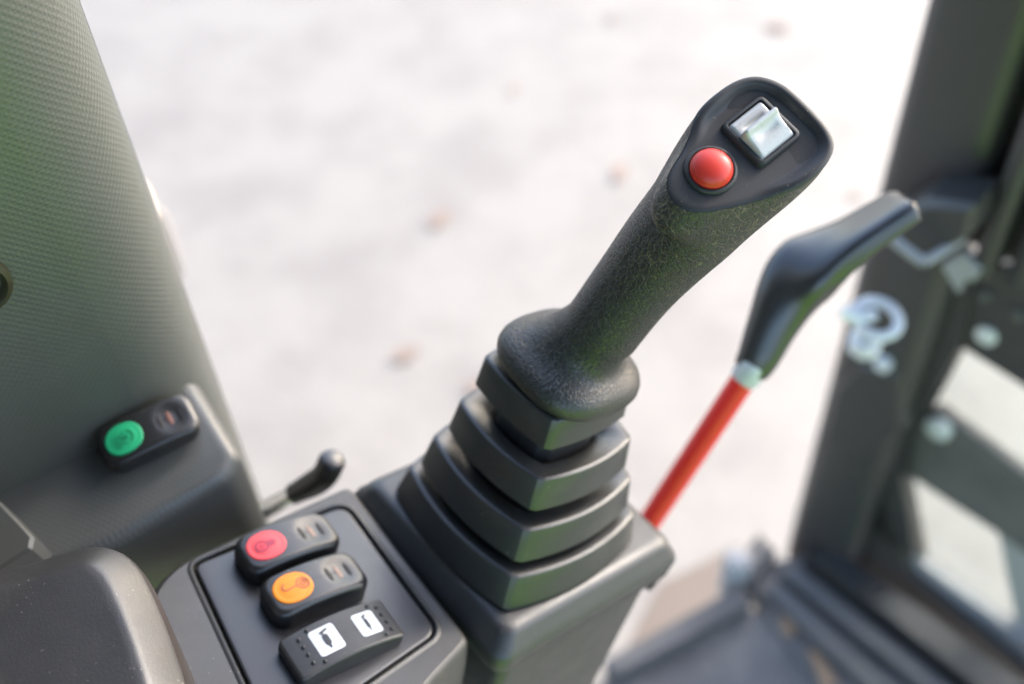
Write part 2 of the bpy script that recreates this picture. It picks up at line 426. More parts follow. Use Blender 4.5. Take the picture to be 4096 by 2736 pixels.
def poly_on(pts, zt, cx, cy, lift, th=.12):
    f = lambda p, z: Vector((cx + p[0], cy + p[1], zt(p[0], p[1]) + lift + z))
    return loft([[f(p, -th) for p in pts], [f(p, th) for p in pts]])
def arc(cx, cy, r, a0, a1, n=14, ry=None):
    return [(cx + r * math.cos(R(a0 + (a1 - a0) * i / n)), cy + (ry or r) * math.sin(R(a0 + (a1 - a0) * i / n))) for i in range(n + 1)]
def slot_on(zt, cx, cy, px, py, rx, ry, lift):
    loops = []
    for s, dz in ((1, -.4), (1, lift * .6), (.8, lift), (.05, lift)):
        loops.append([Vector((cx + px + rx * s * math.cos(a), cy + py + ry * s * math.sin(a) * (1), zt(px + rx * s * math.cos(a), py + ry * s * math.sin(a)) + dz)) for a in [2 * math.pi * j / 20 for j in range(20)]])
    return loft(loops)

def lens_switch(parent, cx, cy, lens_m, icon_m, icon, mid_m, label, tilt=-.03):
    o, zt = rocker(parent, cx, cy, 55, 26.4, 14.2, 3.6, tilt, 8, 3.2, m_rocker)
    o['label'] = label
    mesh_obj('lens', *mm(disc_on(zt, cx, cy, -13.2, 0.2, 10.4, 9.0, .75, .35, expo=2.2)), lens_m, o, 40)
    zl = lambda x, y: zt(x, y)
    icon(o, zl, cx, cy, icon_m)
    for sx, mm_ in ((7.6, m_slot), (13.2, mid_m), (18.8, m_slot)):
        mesh_obj('slot' if mm_ is m_slot else 'indicator', *mm(slot_on(zt, cx, cy, sx, 0, 1.35, 4.6, .22)), mm_, o, 30)
    return o
def icon_lock(o, zt, cx, cy, m):
    L1 = join(strip(arc(-16, 0, 3.1, 0, 360, 20), 1.5, zt, cx, cy, 1.12), strip(arc(-16, 0, 1.0, 0, 360, 12), .8, zt, cx, cy, 1.12),
              poly_on([(-12.6, -2.2), (-9.0, -1.9), (-8.2, 0.2), (-9.0, 2.0), (-12.6, 2.2)], zt, cx, cy, 1.12))
    mesh_obj('icon', *mm(L1), m, o, 0)
def icon_hook(o, zt, cx, cy, m):
    L1 = join(strip([(-10.6, -.2), (-13, -.3), (-16.5, -.6)] + arc(-16.6, 1.4, 2.0, 270, 90, 10), .75, zt, cx, cy, 1.12),
              strip(arc(-8.0, 0, 3.2, 0, 360, 20), .8, zt, cx, cy, 1.05), strip(arc(-8.0, 0, 1.5, 0, 360, 14), .7, zt, cx, cy, 1.08), strip([(-9, -.6), (-7, .6)], .5, zt, cx, cy, 1.1))
    mesh_obj('icon', *mm(L1), m, o, 0)
def icon_spray(o, zt, cx, cy, m):
    L1 = join(strip(arc(-12.5, 0, 4.2, -60, 60, 10), 1.1, zt, cx, cy, 1.1), strip([(-18, -1), (-12, 3.5)], .8, zt, cx, cy, 1.1), strip([(-18, -1), (-12, -3.8)], .8, zt, cx, cy, 1.1),
              strip([(-18.5, 1.2), (-15, 2.8)], .7, zt, cx, cy, 1.1), strip([(-18.5, -3), (-15.5, -4)], .7, zt, cx, cy, 1.1), poly_on([(-15, -1.2), (-11, -1.6), (-11, 1.4), (-15, .8)], zt, cx, cy, 1.1))
    mesh_obj('icon', *mm(L1), m, o, 0)
lens_switch(con, -45.3, 81.0, m_redlens, m_redicon, icon_lock, m_ambslot, 'black rocker switch with round red lens and lock symbol')
lens_switch(con, -46.2, 50.3, m_amblens, m_ambicon, icon_hook, m_ambslot, 'black rocker switch with amber lens and hook symbol')
# third switch: charcoal, two white squares with tool symbols, raised dots
cx, cy = -50.0, 15.3
o3, zt3 = rocker(con, cx, cy, 59, 26, 12.6, 4.2, .0, 2.6, 1.5, m_rocker2, dish=False)
o3['label'] = 'charcoal rocker switch with two white tool symbols and raised dots'
for k, (sx, sy, sc_, wid) in enumerate(((-9.2, .6, 1.0, 1.0), (13.8, .2, .9, .62))):
    sq = [(p.x, p.y) for p in rrect(sx - 6.8 * sc_, sx + 6.8 * sc_, sy - 7.9 * sc_, sy + 7.9 * sc_, 1.8, 0, 4)]
    # finer top so that it follows the curve
    loopsq = []
    for s_, dz in ((1, -.2), (1, .16), (.95, .2), (.6, .2), (.2, .2), (.01, .2)):
        loopsq.append([Vector((cx + sx + (x - sx) * s_, cy + sy + (y - sy) * s_, zt3(sx + (x - sx) * s_, 0) + dz)) for x, y in sq])
    mesh_obj('white_square', *mm(loft(loopsq)), m_white, o3, 40)
    q = lambda pts: [(sx + x * sc_ * wid, sy + y * sc_) for x, y in pts]
    ic = join(poly_on(q([(-1.5, 1.9), (-1.0, 2.9), (1.0, 2.9), (1.5, 1.9), (1.5, -2.4), (.8, -3.4), (-.8, -3.4), (-1.5, -2.4)]), zt3, cx, cy, .5),
              poly_on(q([(-.45, -3.2), (.45, -3.2), (.35, -5.4), (-.35, -5.4)]), zt3, cx, cy, .5),
              strip(q([(-.2, 2.7), (-.5, 4.0), (-.2, 4.8)]), .7, zt3, cx, cy, .5), strip(q([(-1.6, 4.4), (.4, 5.0), (2.6, 5.6)]), 1.0, zt3, cx, cy, .52))
    mesh_obj('tool_icon', *mm(ic), m_dark, o3, 0)
def dotmesh(px, py):
    loops = [[Vector((cx + px + r * math.cos(a), cy + py + r * math.sin(a), zt3(px, 0) + z)) for a in [2 * math.pi * j / 12 for j in range(12)]] for r, z in ((1.1, -.3), (1.05, .4), (.8, .95), (.35, 1.2), (.02, 1.24))]
    return loft(loops)
for px, py in ((-20.8, 7.4), (-20.8, 2.6), (-20.8, -2.2), (-20.8, -7.4), (-15.2, 10.0), (-15.8, -9.8), (24, 7.6), (24, 2.6), (24, -2.4), (24, -7.4), (19.5, 9.8), (19.5, -9.6)):
    mesh_obj('raised_dot', *mm(dotmesh(px, py)), m_rocker2, o3, 60)

# ------------------------------------------------------------------ joystick
js = empty('joystick', F1 @ Matrix.Translation((.045, .045, -.023)))
tag(js, 'black leather grained joystick with red button leaning over its ribbed boot', 'joystick')
JM = js.matrix_world.inverted()
def jl(p): return JM @ p
def bsq(cx, cy, s, b, r, z, n=9, nc=5):
    cor = [Vector((s, s)), Vector((-s, s)), Vector((-s, -s)), Vector((s, -s))]; out = []
    def side(i, t):
        a, c = cor[i], cor[(i + 1) % 4]; p = a.lerp(c, t); nn = (a + c).normalized(); return p + nn * b * 4 * t * (1 - t)
    tr = r / (2 * s)
    for i in range(4):
        s0 = side(i - 1, 1 - tr); e0 = side(i, tr); c0 = cor[i]
        for j in range(nc):      # flat chamfer, edges barely eased
            t = (0, .06, .35, .65, .94)[j]; q = s0.lerp(e0, t); out.append(q + (c0 - q) * (.10 if .05 < t < .95 else 0))
        for j in range(n): out.append(side(i, tr + (1 - 2 * tr) * j / n))
    return [Vector(((cx + p.x - 45) / 1000, (cy + p.y - 45) / 1000, (z + 23) / 1000)) for p in out]
boot = None
folds = [(46, 46, 50.6, -21.5, 47.3, 0, 42.5, 8.0, 34), (46, 46, 43.2, 5.0, 40.6, 26.5, 36.2, 7.0, 28), (45.5, 45, 36.2, 35.5, 34.3, 56.5, 30.4, 5.6, 21), (43.5, 45, 29.6, 71.5, 28.4, 91, 22, 3.2, 21)]
neck_loops = []
for i, (cx_, cy_, sb, hb, st, ht, nb, bu, ni) in enumerate(folds):
    nxt = folds[i + 1] if i < 3 else None
    ltop = ht - 1.5
    P = [(sb - 9, hb + 3.5), (sb - 1.6, hb + .2), (sb - .5, hb), (sb, hb + .8), (sb * .5 + st * .5, (hb + ht) / 2), (st + .15, ht - 1.9), (st - .25, ht - .8), (st - 1.0, ht - .2), (st - 2.0, ht), (st - 5, ht - .7), (st - 9.5, ht - 2.0), (st - 13, ht - 5.5), (st - 15, ht - 12)]
    loops = [bsq(cx_, cy_, s_, bu * min(1, s_ / st), 2.3, h_) for s_, h_ in P]
    o = mesh_obj('boot_fold', *loft(loops, False, False), m_boot, js, 33)
neck = [bsq(45.5, 45.5, 38, 4, 5, -20), bsq(45.5, 45.5, 30, 4, 5, 5), bsq(45, 45, 24, 3, 5, 20), bsq(45, 45, 22, 3, 5, 35), bsq(45, 45, 20.5, 2, 5, 50), bsq(44.5, 44.5, 20.5, 2, 5, 70), bsq(44, 44.5, 20.5, 2, 5, 88), bsq(44, 44.5, 18, 2, 5, 96)]
mesh_obj('boot_neck', *loft(neck), m_boot, js, 60)

# plate frame (the inclined face of the grip head)
nP = Vector((.03, -.40, .915)).normalized()
PC = at(3000, 590, .49)
st_px = [(2408, 1311, 153), (2540, 1134, 161), (2670, 981, 184), (2770, 875, 200)]
Pc0 = w1(43.5, 44.5, 100)
dep = lambda x, y: .5896 + (.49 - .5896) * math.hypot(x - 2264, y - 1441) / 1047
st = [(at(x, y, dep(x, y)), hw * 1.04 * dep(x, y) / FPX) for x, y, hw in st_px]
NT = 96
e1w = (rt * .75 - up * .66).normalized()
def ring(c, a, r1, r2, e=None):
    a = a.normalized(); e1 = (e or e1w); e1 = (e1 - a * e1.dot(a)).normalized(); e2 = a.cross(e1)
    return [c + e1 * r1 * math.cos(2 * math.pi * j / NT) + e2 * r2 * math.sin(2 * math.pi * j / NT) for j in range(NT)]
outline = [(2661, 725), (2668, 778), (2702, 824), (2777, 855), (2882, 842), (3022, 810), (3128, 775), (3205, 740), (3275, 684), (3322, 625), (3334, 572), (3303, 509), (3233, 431), (3149, 354), (3092, 323), (3022, 307), (2952, 323), (2882, 365), (2812, 424), (2777, 474), (2756, 537), (2721, 614), (2682, 675)]
kdir = (on(3190, 400, PC, nP) - on(2990, 610, PC, nP)).normalized()
ocen = on(2985, 600, PC, nP)
raw = spline([on(x, y, PC, nP) for x, y in outline], 8, True)
e1p = (e1w - nP * e1w.dot(nP)).normalized(); e2p = nP.cross(e1p)
def kfun(d): return sstep(-.75, .55, d.dot(kdir))
RIM = .0055
pol = sorted(((math.atan2((p - ocen).dot(e2p), (p - ocen).dot(e1p)) % (2 * math.pi), (p - ocen).length) for p in raw))
def rad(t):
    t %= 2 * math.pi
    for i in range(len(pol)):
        a, ra = pol[i]; b, rb = pol[(i + 1) % len(pol)]
        bb = b + (2 * math.pi if b < a else 0); tt = t + (2 * math.pi if (b < a and t < a) else 0)
        if a <= tt <= bb: return ra + (rb - ra) * (tt - a) / max(bb - a, 1e-9)
    return pol[0][1]
pdir = [e1p * math.cos(2 * math.pi * j / NT) + e2p * math.sin(2 * math.pi * j / NT) for j in range(NT)]
prad = [rad(2 * math.pi * j / NT) for j in range(NT)]
pk = [kfun(d) for d in pdir]
for _ in range(2): prad = [(prad[j - 1] + 2 * prad[j] + prad[(j + 1) % NT]) / 4 for j in range(NT)]
# rim raised on the outer side; shift so that it still meets the drawn outline
shift = -(nP - ray(3000, 590).normalized() * nP.dot(ray(3000, 590).normalized()))
plate_loop = [ocen + pdir[j] * prad[j] + nP * RIM * pk[j] + (shift * RIM * pk[j]) for j in range(NT)]
# grip loft
key = []
for i, (c_, r_) in enumerate(st):
    a = (st[min(i + 1, 3)][0] - st[max(i - 1, 0)][0]); key.append(ring(c_, a, r_, r_ * 1.0))
c4, r4 = st[3]; l4 = key[3]
midc = ocen - nP * .025
for t in (.18, .36, .54, .72, .87):
    sm = sstep(-.12, .80, t); out = []
    for j in range(NT):      # the head is deep on its outer side, flush with the shaft on the inner side
        mj = ((c4 + ocen) / 2).lerp(midc, sstep(-.35, .75, pdir[j].dot(kdir)))
        out.append(c4 * (1 - t) ** 2 + mj * 2 * t * (1 - t) + ocen * t * t + (l4[j] - c4).lerp(plate_loop[j] - ocen, sm))
    key.append(out)
key.append([p + (ocen - p).normalized() * .0004 for p in plate_loop])
dense = []
for i in range(len(key) - 1):
    for q in range(5):
        dense.append([cr(key[max(i - 1, 0)][j], key[i][j], key[i + 1][j], key[min(i + 2, len(key) - 1)][j], q / 5) for j in range(NT)])
dense.append(key[-1])
for _ in range(5):
    dense = [dense[0]] + [[(dense[i - 1][j] + 2 * dense[i][j] + dense[i + 1][j]) / 4 for j in range(NT)] for i in range(1, len(dense) - 1)] + [dense[-1]]
SEAM = 64
for i, l in enumerate(dense[:-6]):
    cc = sum(l, Vector()) / NT
    l[SEAM] = l[SEAM] + (cc - l[SEAM]).normalized() * .00035
# collar: rounded square flange, blends up into the grip
a0 = (st[0][0] - Pc0).normalized(); nK = (nC * .8 + a0 * .35).normalized()
Kc = Pc0 + (vC * 3.2 - uC * 2.0 - nC * 2.6) / 1000
def csq(s, h, r=.55):
    """rounded square in the console orientation, sampled with the grip's angle order"""
    ex = (vC - nK * vC.dot(nK)).normalized(); ey = nK.cross(ex)
    ee = (e1w - nK * e1w.dot(nK)).normalized(); ef = nK.cross(ee); out = []
    for j in range(NT):
        d = ee * math.cos(2 * math.pi * j / NT) + ef * math.sin(2 * math.pi * j / NT)
        x, y = d.dot(ex), d.dot(ey); p_ = 2.75
        k = (abs(x) ** p_ + abs(y) ** p_) ** (-1 / p_)
        out.append(Kc + d * k * s * 1.03 + nK * h)
    return out
col = [csq(.018, -.0080), csq(.0275, -.0080), csq(.0318, -.0068), csq(.0342, -.004), csq(.0350, -.0005), csq(.0346, .0026), csq(.0332, .0056), csq(.0305, .0082), csq(.0268, .0104)]
fil = []
for t in (.15, .35, .55, .75, .9):
    b = dense[0]; tgt = [Kc + nK * .0125 + (p - Kc) * 0 + ((p - st[0][0])) * 1.07 for p in b]
    base = csq(.0268, .0104)
    # quarter curve: out along the collar, then up the stick
    out = []
    for j in range(NT):
        p0 = base[j]; p3 = b[j]; mid = (Kc + nK * .0150) + (b[j] - st[0][0]) * 1.0
        out.append(p0 * (1 - t) ** 2 + mid * 2 * t * (1 - t) + p3 * t * t)
    fil.append(out)
gl_loops = [[jl(p) for p in l] for l in col + fil + dense]
mesh_obj('grip', *loft(gl_loops, True, False), m_grip, js, 180)
# faceplate
def ploop(dmm, z, zk):
    return [plate_loop[j] + (ocen + nP * RIM * pk[j] + shift * RIM * pk[j] - plate_loop[j]).normalized() * (dmm(pk[j]) if callable(dmm) else dmm) / 1000 - nP * RIM * pk[j] - shift * RIM * pk[j] + (nP * 1 + shift) * RIM * pk[j] * zk + nP * (z(pk[j]) if callable(z) else z) / 1000 for j in range(NT)]
fl = [ploop(-.1, -2.2, 1), ploop(0., lambda k: -.9 + .9 * k, 1), ploop(lambda k: .7 - .3 * k, lambda k: -.25 + .65 * k, 1), ploop(lambda k: 1.6 - .5 * k, lambda k: .2 + .45 * k, 1), ploop(lambda k: 2.6 - .5 * k, lambda k: .42 + .3 * k, 1), ploop(lambda k: 3.6 - .6 * k, lambda k: .5 + .1 * k, 1), ploop(lambda k: 4.4 - .2 * k, .5, .84), ploop(lambda k: 5 + .9 * k, .5, .5), ploop(lambda k: 5.6 + 1.8 * k, .5, .18), ploop(lambda k: 6.2 + 2.4 * k, .5, .04), ploop(lambda k: 7 + 2.6 * k, .5, 0), ploop(lambda k: 12, .5, 0)]
FL0 = .5e-3
# faceplate local frame for the controls
q4 = [on(x, y, PC, nP) for x, y in ((2870, 514), (3040, 386), (3212, 545), (3040, 690))]
fc = sum(q4, Vector()) / 4
bx = ((q4[1] - q4[0]) + (q4[2] - q4[3])).normalized(); ay = bx.cross(nP).normalized()   # b axis, a axis
if ay.dot(q4[2] - q4[1]) < 0: ay = -ay
FP = Matrix((ay, nP.cross(ay), nP)).transposed().to_4x4(); FP.translation = fc + nP * FL0
FPJ = JM @ FP
bsign = 1 if (nP.cross(ay)).dot(bx) > 0 else -1
face = mesh_obj('faceplate', *loft([[jl(p) for p in l] for l in fl]), m_plate, js, 60)
def fpv(vf): return [FPJ @ (Vector(v) / 1000) for v in vf[0]], vf[1]
# square bezel
def sq(ha, hb, r, z): return rrect(-ha, ha, -hb, hb, r, z, 6)
bez = loft([sq(13.4, 12.9, 3.0, -.6), sq(13.2, 12.7, 3.0, .5), sq(12.8, 12.3, 2.8, 1.9), sq(12.5, 12.0, 2.6, 2.5), sq(12.0, 11.5, 2.3, 2.8), sq(11.4, 10.4, 1.5, 2.8), sq(11.1, 10.1, 1.3, 2.5), sq(11.1, 10.1, 1.3, -.4)], False, True)
bz = mesh_obj('bezel', *fpv(bez), m_plate, js, 40)
# silver thumb rocker: flat pad, fin, concave ramp
ha, hb = 10.6, 9.6
prof = [(-10.6, 1.6), (-9.9, 2.6), (-8.6, 3.1), (-6.6, 3.0), (-5, 2.8), (-4, 3.2), (-3.4, 4.8), (-3.1, 7.0), (-2.8, 8.3), (-2.1, 8.9), (-1.3, 8.8), (-.6, 8.0), (.4, 6.8), (2.2, 5.7), (4.6, 4.9), (7.4, 4.1), (9.4, 3.2), (10.2, 2.3), (10.6, 1.4)]
pr = spline([Vector((a, z, 0)) for a, z in prof], 4)
NB = 30; loopsr = []
for p in pr:
    row = []
    for j in range(NB + 1):
        t = -1 + 2 * j / NB; b = hb * math.copysign(min(1, abs(t)) ** .8, t)
        edge = sstep(1.0, .86, abs(t)); z = p.y
        dimp = math.exp(-((p.x + 5.0) / 1.4) ** 2) * .9 + math.exp(-((p.x - 2.4) / 2.0) ** 2) * .9
        z -= dimp * max(0, 1 - (b / 6.5) ** 2)
        z = .9 + (z - .9) * (.55 + .45 * edge) if z < 4.5 else z - 1.6 * (1 - edge) ** 1.5
        row.append(Vector((p.x, b, z)))
    loopsr.append([Vector((p.x, -hb, -.5))] + row + [Vector((p.x, hb, -.5))])
vr, fr = loft(loopsr, True, True, closed=False)
mesh_obj('thumb_rocker', *fpv((vr, fr)), m_silver, js, 50)
# red dome button with its collar ring
bc = on(2842, 684, PC, nP) + nP * FL0
mesh_obj('button_ring', *(lambda vf: ([jl(v) for v in vf[0]], vf[1]))(lathe(bc, nP, [(.0116, -.0006), (.0116, .0006), (.0112, .0013), (.0104, .0017), (.0099, .0016), (.0096, .0004)], 56)), m_plate, js, 40)
Rb = .0093
mesh_obj('button', *(lambda vf: ([jl(v) for v in vf[0]], vf[1]))(lathe(bc, nP, [(Rb, .0002), (Rb, .0019), (Rb * .985, .0025), (Rb * .95, .0028)] + [(Rb * .95 * math.cos(R(a)), .0028 + .0042 * math.sin(R(a))) for a in (8, 16, 25, 35, 45, 55, 65, 75, 83, 89.5)], 56)), m_button, js, 50)

# ------------------------------------------------------------------ left pillar trim
B = at(840, 1560, .66); T = Vector((-.874, -.486, 0)).normalized(); NR = Vector((.486, -.874, 0)).normalized()
pil = empty('pillar_trim', Matrix((T, Vector((0, 0, 1)).cross(T), Vector((0, 0, 1)))).transposed().to_4x4() if False else Matrix.Translation(B))
tag(pil, 'dark dot grained pillar trim with a ledge and green switch on the left', 'pillar trim')
# plan profile: flat face -> round edge -> side going away (s along T, d outwards along NR)
plan = [(.60, -.004), (.45, 0.0), (.30, .002), (.15, .002), (.08, .0008), (.045, .0)]
rr = .058
for i in range(1, 13):
    a = R(95 * i / 12); plan.append((.045 - rr * math.sin(a), -rr * (1 - math.cos(a))))
plan.append((plan[-1][0] + .004, -.16))
ps = spline([Vector((s, d, 0)) for s, d in plan], 3)
arcl = [0]
for i in range(1, len(ps)): arcl.append(arcl[-1] + (ps[i] - ps[i - 1]).length)
Vv, Uv, Ff = [], [], []
zs = [-.62 + 1.3 * i / 26 for i in range(27)]
for z in zs:
    lean = .02 * (z) * 0
    for p, a in zip(ps, arcl):
        q = T * p.x + NR * p.y; Vv.append((q.x, q.y, z)); Uv.append((a, z))
n = len(ps)
for i in range(len(zs) - 1):
    for j in range(n - 1): Ff.append((i * n + j, i * n + j + 1, (i + 1) * n + j + 1, (i + 1) * n + j))
mesh_obj('trim_panel', Vv, Ff, m_pillar, pil, 60, Uv)
# switch ledge: block standing out of the face, sloping top
def lw(s, d, z): return T * s + NR * d + Vector((0, 0, z))
led_plan = [(.06, -.03), (.022, -.012), (.006, .010), (.003, .034), (.009, .046), (.02, .0515), (.05, .0545), (.09, .057), (.125, .053), (.15, .04), (.168, .018), (.18, -.02)]
lp = [p / 1000 for p in rpoly([(60, -30), (4, -14), (1, 42), (12, 51), (100, 59), (152, 46), (195, -30)], [2, 2, 4, 7, 30, 30, 2], 0, 6)]
def lloop(dd, z, zslope):
    out = []
    c = Vector((.085, .01, 0))
    for p in lp:
        q = p + (c - p).normalized() * dd; out.append(lw(q.x, q.y, z + zslope * max(q.y, 0)))
    return out
SL = -.30
loops = [lloop(-.004, -.30, 0), lloop(0, -.06, 0), lloop(0, -.0075, SL), lloop(.0008, -.0050, SL), lloop(.0046, -.0008, SL), lloop(.006, 0, SL), lloop(.010, .0002, SL)]
vv, ff = loft(loops, True, True)
mesh_obj('switch_ledge', vv, ff, m_ledge, pil, 28, [(v.dot(T) + .3, v.z + v.dot(NR)) for v in vv])
# recessed back wall shadow pocket + green switch
zA = (T * -1).normalized()
nL = (Vector((0, 0, 1)) + NR * (-SL)).normalized(); xL = -T; yL = nL.cross(xL).normalized()
gsw = Matrix((xL, yL, nL)).transposed().to_4x4(); gsw.translation = lw(.041, .014, .014 * SL + .004)
gs = empty('ledge_mount', gsw)   # temporary frame
o4 = lens_switch(gs, 0, 0, m_grnlens, m_grnicon, icon_spray, m_redslot, 'black rocker switch with green lens on the pillar ledge', tilt=.02)
for o in [o4] + list(o4.children): pass
o4.parent = pil; o4.matrix_parent_inverse = Matrix(); o4.matrix_local = Matrix.Translation(-B) @ Matrix.Translation(B) @ gsw
bpy.data.objects.remove(gs)
# round plug in the trim at the picture edge
hc = on(-105, 1140, B, NR) - B + NR * .001
mesh_obj('plug', *lathe(hc, NR, [(.017, -.004), (.0165, .003), (.014, .0042), (.0125, .003), (.0115, -.002), (.004, -.003), (.0005, -.003)], 40), m_hole, pil, 40)

# lower trim piece beyond the gap
def slab_obj(name, pts, vec, material, bev=0., parent=None, smooth=30):
    return mesh_obj(name, *prism(pts, vec, bev), material, parent, smooth)
A0 = [(-200, 1850), (0, 2005), (135, 2150), (125, 2195), (0, 2275), (-200, 2390)]
pts = [at(x, y, .585 + (2100 - y) * .00006) for x, y in A0]
nn_ = (pts[1] - pts[0]).cross(pts[3] - pts[0]).normalized()
if nn_.dot(fw) < 0: nn_ = -nn_
cen_ = sum(pts, Vector()) / len(pts)
lt = empty('lower_trim', loc=cen_)
tag(lt, 'small dark trim piece with ribbed edge below the pillar ledge', 'trim panel')
mesh_obj('trim_cap', *(lambda vf: ([v - cen_ for v in vf[0]], vf[1]))(prism(pts, nn_ * .05, .0015)), m_ledge, lt, 20)

# ------------------------------------------------------------------ armrest, lower left
nA = Vector((.10, -.10, .99)).normalized(); pA = at(430, 2280, .50)
oa = [(-300, 2490), (-100, 2440), (100, 2390), (250, 2345), (330, 2330), (385, 2365), (430, 2440), (485, 2570), (530, 2700), (570, 2850), (560, 3050), (400, 3200), (-100, 3250), (-300, 3150)]
la = spline([on(x + 18, y - 72, pA, nA) for x, y in oa], 5, True)
ca = sum(la, Vector()) / len(la)
ea = (la[10] - la[0]); ea = (ea - nA * ea.dot(nA)).normalized(); fa = nA.cross(ea)
FA = Matrix((ea, fa, nA)).transposed().to_4x4(); FA.translation = ca - nA * .12
ar = empty('armrest_box', FA); tag(ar, 'dark grey speckled armrest with pale sloping edge beside the switch console', 'armrest')
FAi = FA.inverted()
base = [FAi @ p for p in la]
area = sum(base[i - 1].x * base[i].y - base[i].x * base[i - 1].y for i in range(len(base)))
sgn = 1 if area > 0 else -1
def ains(d, z): return [Vector((p.x, p.y, .12 + z)) for p in inset(base, d * sgn)]
loops = [ains(-.016, -.12), ains(-.0162, -.022), ains(-.0155, -.0155), ains(-.0142, -.0118), ains(-.0126, -.0098), ains(-.0030, -.0022), ains(-.0012, -.0008), ains(.0008, -.0002), ains(.004, 0)]
mesh_obj('armrest_cover', *loft(loops[3:]), m_arm, ar, 24)
mesh_obj('armrest_base', *loft(loops[:3] + [ains(-.0143, -.0122)]), M_('brown_black_side', (.034, .027, .025), .42, .6), ar, 40)

# ------------------------------------------------------------------ small latch lever behind the switch console
ll = empty('latch_lever', loc=at(1000, 2110, .73)); tag(ll, 'small bent lever with black knob and bright rod behind the switch console', 'lever')
o_ = ll.location.copy(); off = lambda vf: ([v - OFFS for v in vf[0]], vf[1])
OFFS = ll.matrix_world.translation.copy()
mesh_obj('rod', *off(tube([at(985, 2090, .74), at(1080, 2030, .725), at(1180, 1972, .715)], .0058, 20)), m_chrome, ll, 60)
kp = spline([at(x, y, d) for x, y, d in ((1174, 1976, .714), (1215, 1955, .71), (1265, 1928, .705), (1300, 1900, .70), (1320, 1862, .695), (1332, 1832, .69))], 4)
mesh_obj('knob', *off(tube(kp, [.0068 + .0016 * sstep(0, 8, i) - (.003 if i == len(kp) - 1 else .001 if i == len(kp) - 2 else 0) for i in range(len(kp))], 20)), m_blackgloss, ll, 60)

# ------------------------------------------------------------------ red safety lever
rl = empty('safety_lever', loc=at(2480, 2290, .86)); tag(rl, 'red safety lever with cranked black handle behind the joystick', 'lever')
OFFS = rl.matrix_world.translation.copy()
mesh_obj('shaft', *off(tube([at(2400, 2420, .88), at(2560, 2143, .835), at(3000, 1478, .735)], .0082, 20)), m_red, rl, 60)
mesh_obj('collar', *off(tube([at(2975, 1520, .742), at(2985, 1505, .74), at(3020, 1450, .733), at(3028, 1437, .731)], [.0088, .0102, .0102, .009], 24)), m_whitepl, rl, 40)
hpth = [((3005, 1475, .737), 58), ((3035, 1425, .733), 66), ((3085, 1310, .728), 78), ((3150, 1180, .722), 92), ((3215, 1090, .716), 96), ((3300, 1025, .713), 88), ((3410, 955, .71), 82), ((3520, 885, .707), 77), ((3600, 834, .704), 72), ((3622, 820, .7035), 64), ((3636, 811, .703), 44), ((3641, 808, .703), 12)]
hc_ = spline([at(*p) for p, w in hpth], 4); hw_ = spline([Vector((w, 0, 0)) for p, w in hpth], 4)
loops = []; Z0 = Vector((-.45, .38, .81))
for i, p in enumerate(hc_):
    a = (hc_[min(i + 1, len(hc_) - 1)] - hc_[max(i - 1, 0)]).normalized()
    v_ = (p - CAM_POS).normalized(); s_ = a.cross(v_).normalized(); t_ = s_.cross(a).normalized()
    r_ = hw_[i].x * .72 / FPX * 1.3; bl = sstep(7, 26, i)
    tn = (Z0 - a * Z0.dot(a)).normalized(); sn = a.cross(tn)
    s_ = (s_ * (1 - bl) + sn * bl * (1 if sn.dot(s_) > 0 else -1)).normalized(); t_ = (t_ * (1 - bl) + tn * bl * (1 if tn.dot(t_) > 0 else -1)).normalized()
    # squarer section in the cranked part, with a flat top
    out = []
    for j in range(28):
        b = 2 * math.pi * j / 28; c_, s2 = math.cos(b), math.sin(b); ex = 2.3 + 3.0 * bl
        k = (abs(c_) ** ex + abs(s2) ** ex) ** (-1 / ex); ro = 0
        x_, y_ = k * c_ * r_ * (1 + .35 * bl), k * s2 * r_ * (.8 - .28 * bl)
        out.append(p + s_ * (x_ * math.cos(ro) - y_ * math.sin(ro)) + t_ * (x_ * math.sin(ro) + y_ * math.cos(ro)))
    loops.append(out)
mesh_obj('handle', *off(loft(loops)), m_blackgloss, rl, 60)

# ------------------------------------------------------------------ right side: door post, door, sill
FZ = .5
S = on(3143, 2150, Vector((0, 0, FZ))); S2 = on(4096, 2736, Vector((0, 0, FZ))); D = (S2 - S); D.z = 0; D.normalize()
DN = Vector((-D.y, D.x, 0)); DN = DN if DN.dot(Vector((0, 1, 0))) > 0 else -DN      # away from camera
Z = Vector((0, 0, 1))
post = empty('door_post', loc=S); tag(post, 'black steel door post with rounded edge standing behind the red lever', 'post')
def extr_z(plan, z0, z1): return loft([[D * a + DN * b + Z * z0 for a, b in plan], [D * a + DN * b + Z * z1 for a, b in plan]])
def rplan(a0, a1, b0, b1, r): return [(p.x, p.y) for p in rrect(a0, a1, b0, b1, r, 0, 6)]
mesh_obj('post_tube', *extr_z(rplan(0, .098, 0, .07, .022), -.05, 1.5), m_blacksteel, post, 50)
mesh_obj('guide_rail', *extr_z(rplan(.112, .134, -.008, .05, .009), .60, 1.5), m_blacksteel, post, 50)
mesh_obj('rail_back', *extr_z(rplan(.094, .19, .035, .06, .006), .60, 1.5), m_blacksteel, post, 50)
mesh_obj('rail_strip', *extr_z(rplan(.146, .164, .0, .05, .007), .60, 1.5), m_blackrub, post, 50)
mesh_obj('gusset', *off((lambda vf: ([v - S + OFFS for v in vf[0]], vf[1]))(prism([on(x, y, S - DN * .004, DN) for x, y in ((3335, 1560), (3440, 1460), (3600, 1500), (3600, 1740), (3440, 1840), (3300, 1770))], DN * .03, .004))), m_blacksteel, post, 30)
OFFS = S
